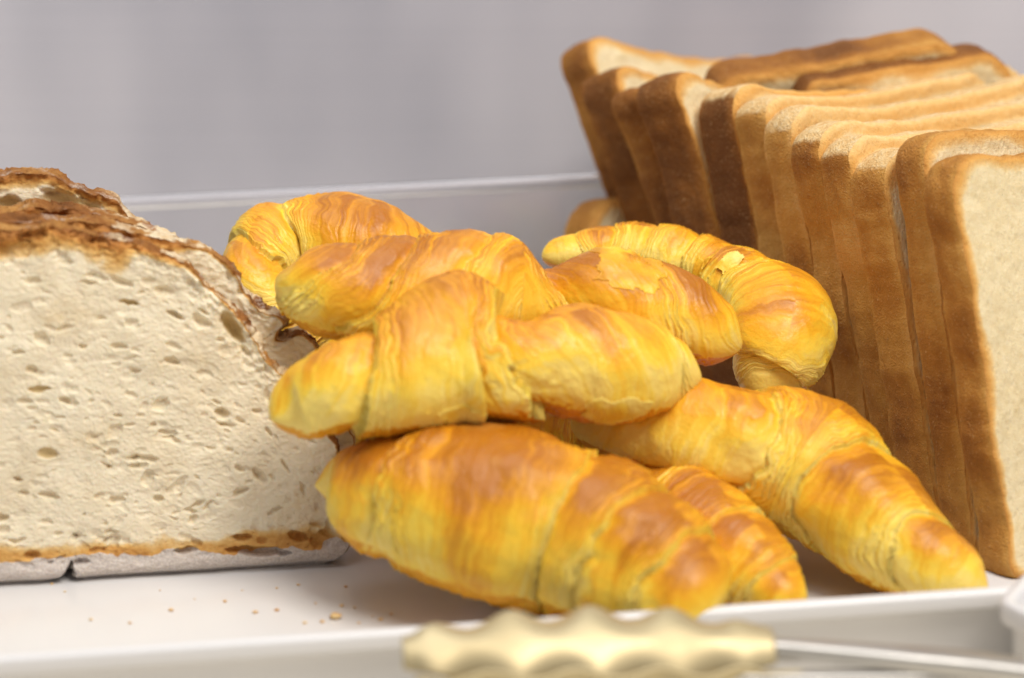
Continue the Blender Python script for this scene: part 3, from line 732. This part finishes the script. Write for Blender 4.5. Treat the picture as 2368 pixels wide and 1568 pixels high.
flake(cE, 0.66, 0.80, 340, 420, 301, 0.52, 0.02)
flake(cG, 0.42, 0.50, 40, 100, 303, 0.30, 0.04)
flake(cG, 0.53, 0.59, 10, 65, 304, 0.10, 0.08)
flake(cD, 0.30, 0.50, 100, 150, 306, 0.02, 0.05)
flake(cD, 0.66, 0.84, 95, 140, 307, 0.02, 0.04)

# ------------------------------------------------------------------ tongs in front
def tongs():
    root = empty('serving_tongs')
    # jaw axis lies on the tray rim, tip at the left, handle running down to the table at the right
    def jaw(tip_px, neck_px, ztip, zneck, half, height, name, flip, tilt=34):
        A = pz(*tip_px, ztip); B = pz(*neck_px, zneck)
        ax = nrm(B - A); L = np.linalg.norm(B - A)
        sdv = nrm(np.cross(np.array([0, 0, 1.0]), ax)); upv = np.cross(ax, sdv)
        tl = math.radians(tilt); sdv, upv = sdv * math.cos(tl) + upv * math.sin(tl), upv * math.cos(tl) - sdv * math.sin(tl)
        nu, nv = 160, 40
        s_ = np.linspace(0, 1, nu)[:, None]; t_ = np.linspace(-1, 1, nv)[None, :]
        env = np.clip(np.sin(np.pi * np.clip(s_ * 0.90 + 0.04, 0, 1)), 0, 1) ** 0.45
        flute = np.cos(2 * np.pi * (s_ * 4.6 - 0.35)) * sstep(0.0, 0.06, s_) * (1 - sstep(0.86, 0.97, s_))
        wd = half * env * (1 + np.where(t_ > 0, 0.12, 0.05) * flute)
        h = height * env * (1 - np.abs(t_) ** 2.0) + 0.13 * flute * np.abs(t_) ** 1.5
        pts = A + (s_ * L)[..., None] * ax + (t_ * wd)[..., None] * sdv + (flip * h)[..., None] * upv
        th = 0.09
        pts2 = pts - upv * th * flip
        v = np.concatenate([pts.reshape(-1, 3), pts2.reshape(-1, 3)])
        f = grid_faces(nu, nv); k = nu * nv
        fl = [f if flip > 0 else f[:, ::-1], (f[:, ::-1] if flip > 0 else f) + k]
        e = []
        for i in range(nu - 1):
            e.append((i * nv, (i + 1) * nv, k + (i + 1) * nv, k + i * nv)); a = nv - 1
            e.append((i * nv + a, k + i * nv + a, k + (i + 1) * nv + a, (i + 1) * nv + a))
        for j in range(nv - 1):
            e.append((j, k + j, k + j + 1, j + 1)); b = (nu - 1) * nv
            e.append((b + j, b + j + 1, k + b + j + 1, k + b + j))
        mesh(name, v, np.concatenate(fl + [np.array(e)]), M_GOLD, root)
        return A, B, ax, sdv, upv
    def handle(path, wid, thk):
        C = catmull(path, 60); T = np.gradient(C, axis=0); T /= np.linalg.norm(T, axis=1)[:, None]
        sd_ = np.cross(np.array([0, 0, 1.0]), T); sd_ /= np.linalg.norm(sd_, axis=1)[:, None]; up_ = np.cross(T, sd_)
        s_ = np.linspace(0, 1, 60); w_ = wid * (0.45 + 0.55 * sstep(0.0, 0.25, s_))
        ring = []
        for a in np.linspace(0, 2 * np.pi, 16, endpoint=False):
            ca, sa = math.cos(a), math.sin(a)
            x = np.sign(ca) * abs(ca) ** 0.5; y = np.sign(sa) * abs(sa) ** 0.6
            ring.append(C + sd_ * (x * w_)[:, None] + up_ * (y * thk))
        v = np.stack(ring, 1).reshape(-1, 3)
        mesh('handle', v, grid_faces(60, 16, True)[:, ::-1].tolist() + [list(range(16)), list(range(59 * 16, 60 * 16))[::-1]], M_STEEL, root)
    A, B, ax, sdv, upv = jaw((930, 1508), (1790, 1492), 2.75, 2.5, 1.2, 0.45, 'jaw', 1)
    e1 = pz(2380, 1552, 1.6); end = B + nrm(e1 - B) * 24; end[2] = -1.2
    handle([B - ax * 1.2 - upv * 0.05, B - upv * 0.2, (B + e1) / 2, e1, e1 * 0.5 + end * 0.5, end], 0.5, 0.28)
    # lower jaw, mostly under the frame
    A2, B2, ax2, sdv2, upv2 = jaw((960, 1575), (1850, 1560), 2.2, 1.7, 0.75, 0.45, 'jaw', -1, -30)
    h0 = pz(1312, 1566, 2.0); h1 = pz(1850, 1566, 1.75); h2 = pz(2400, 1574, 1.3)
    end2 = end + np.array([0, -0.3, -0.55])
    handle([h0, (h0 + h1) / 2, h1, h2, h2 * 0.5 + end2 * 0.5, end2], 0.28, 0.16)
    tag(root, 'blurred serving tongs with scalloped brassy jaw and steel handles in the foreground', 'tongs')
tongs()

# ------------------------------------------------------------------ crumbs and flakes
def crumb_mesh(centre, size, seed, flatness=0.5):
    import itertools
    hr = np.random.default_rng(seed)
    n, m = 7, 9
    v = []
    for i in range(n):
        a = math.pi * i / (n - 1)
        for j in range(m):
            b = 2 * math.pi * j / m
            r = size * (0.75 + 0.5 * hr.random())
            v.append(centre + np.array([r * math.sin(a) * math.cos(b), r * math.sin(a) * math.sin(b) * 0.8, r * flatness * math.cos(a)]))
    return np.array(v), grid_faces(n, m, True)
v, f = crumb_mesh(pz(776, 1424, 0.09), 0.19, 3, 0.5)
tag(mesh('bread_crumb', v, f, M_FLAKE), 'largest reddish brown crumb on the tray left of the front croissant', 'crumb')
vs, fs, k = [], [], 0
hr = np.random.default_rng(5)
spots = [(705, 1440), (745, 1437), (800, 1356), (640, 1360), (862, 1425), (905, 1420), (830, 1440), (560, 1365), (370, 1365), (395, 1410), (210, 1432), (150, 1368), (120, 1350), (590, 1415), (640, 1410), (790, 1400), (820, 1405), (690, 1352), (520, 1390), (450, 1385), (300, 1440), (730, 1395), (880, 1432)]
for i, (x, y) in enumerate(spots):
    sz = hr.uniform(0.03, 0.085)
    v, f = crumb_mesh(pz(x, y, sz * 0.45), sz, 40 + i, 0.5); vs.append(v); fs.append(f + k); k += len(v)
o = mesh('crumbs', np.concatenate(vs), np.concatenate(fs), M_FLAKE)
o['kind'] = 'stuff'; tag(o, 'scatter of tiny pale crumbs on the tray before the sourdough', 'crumbs')
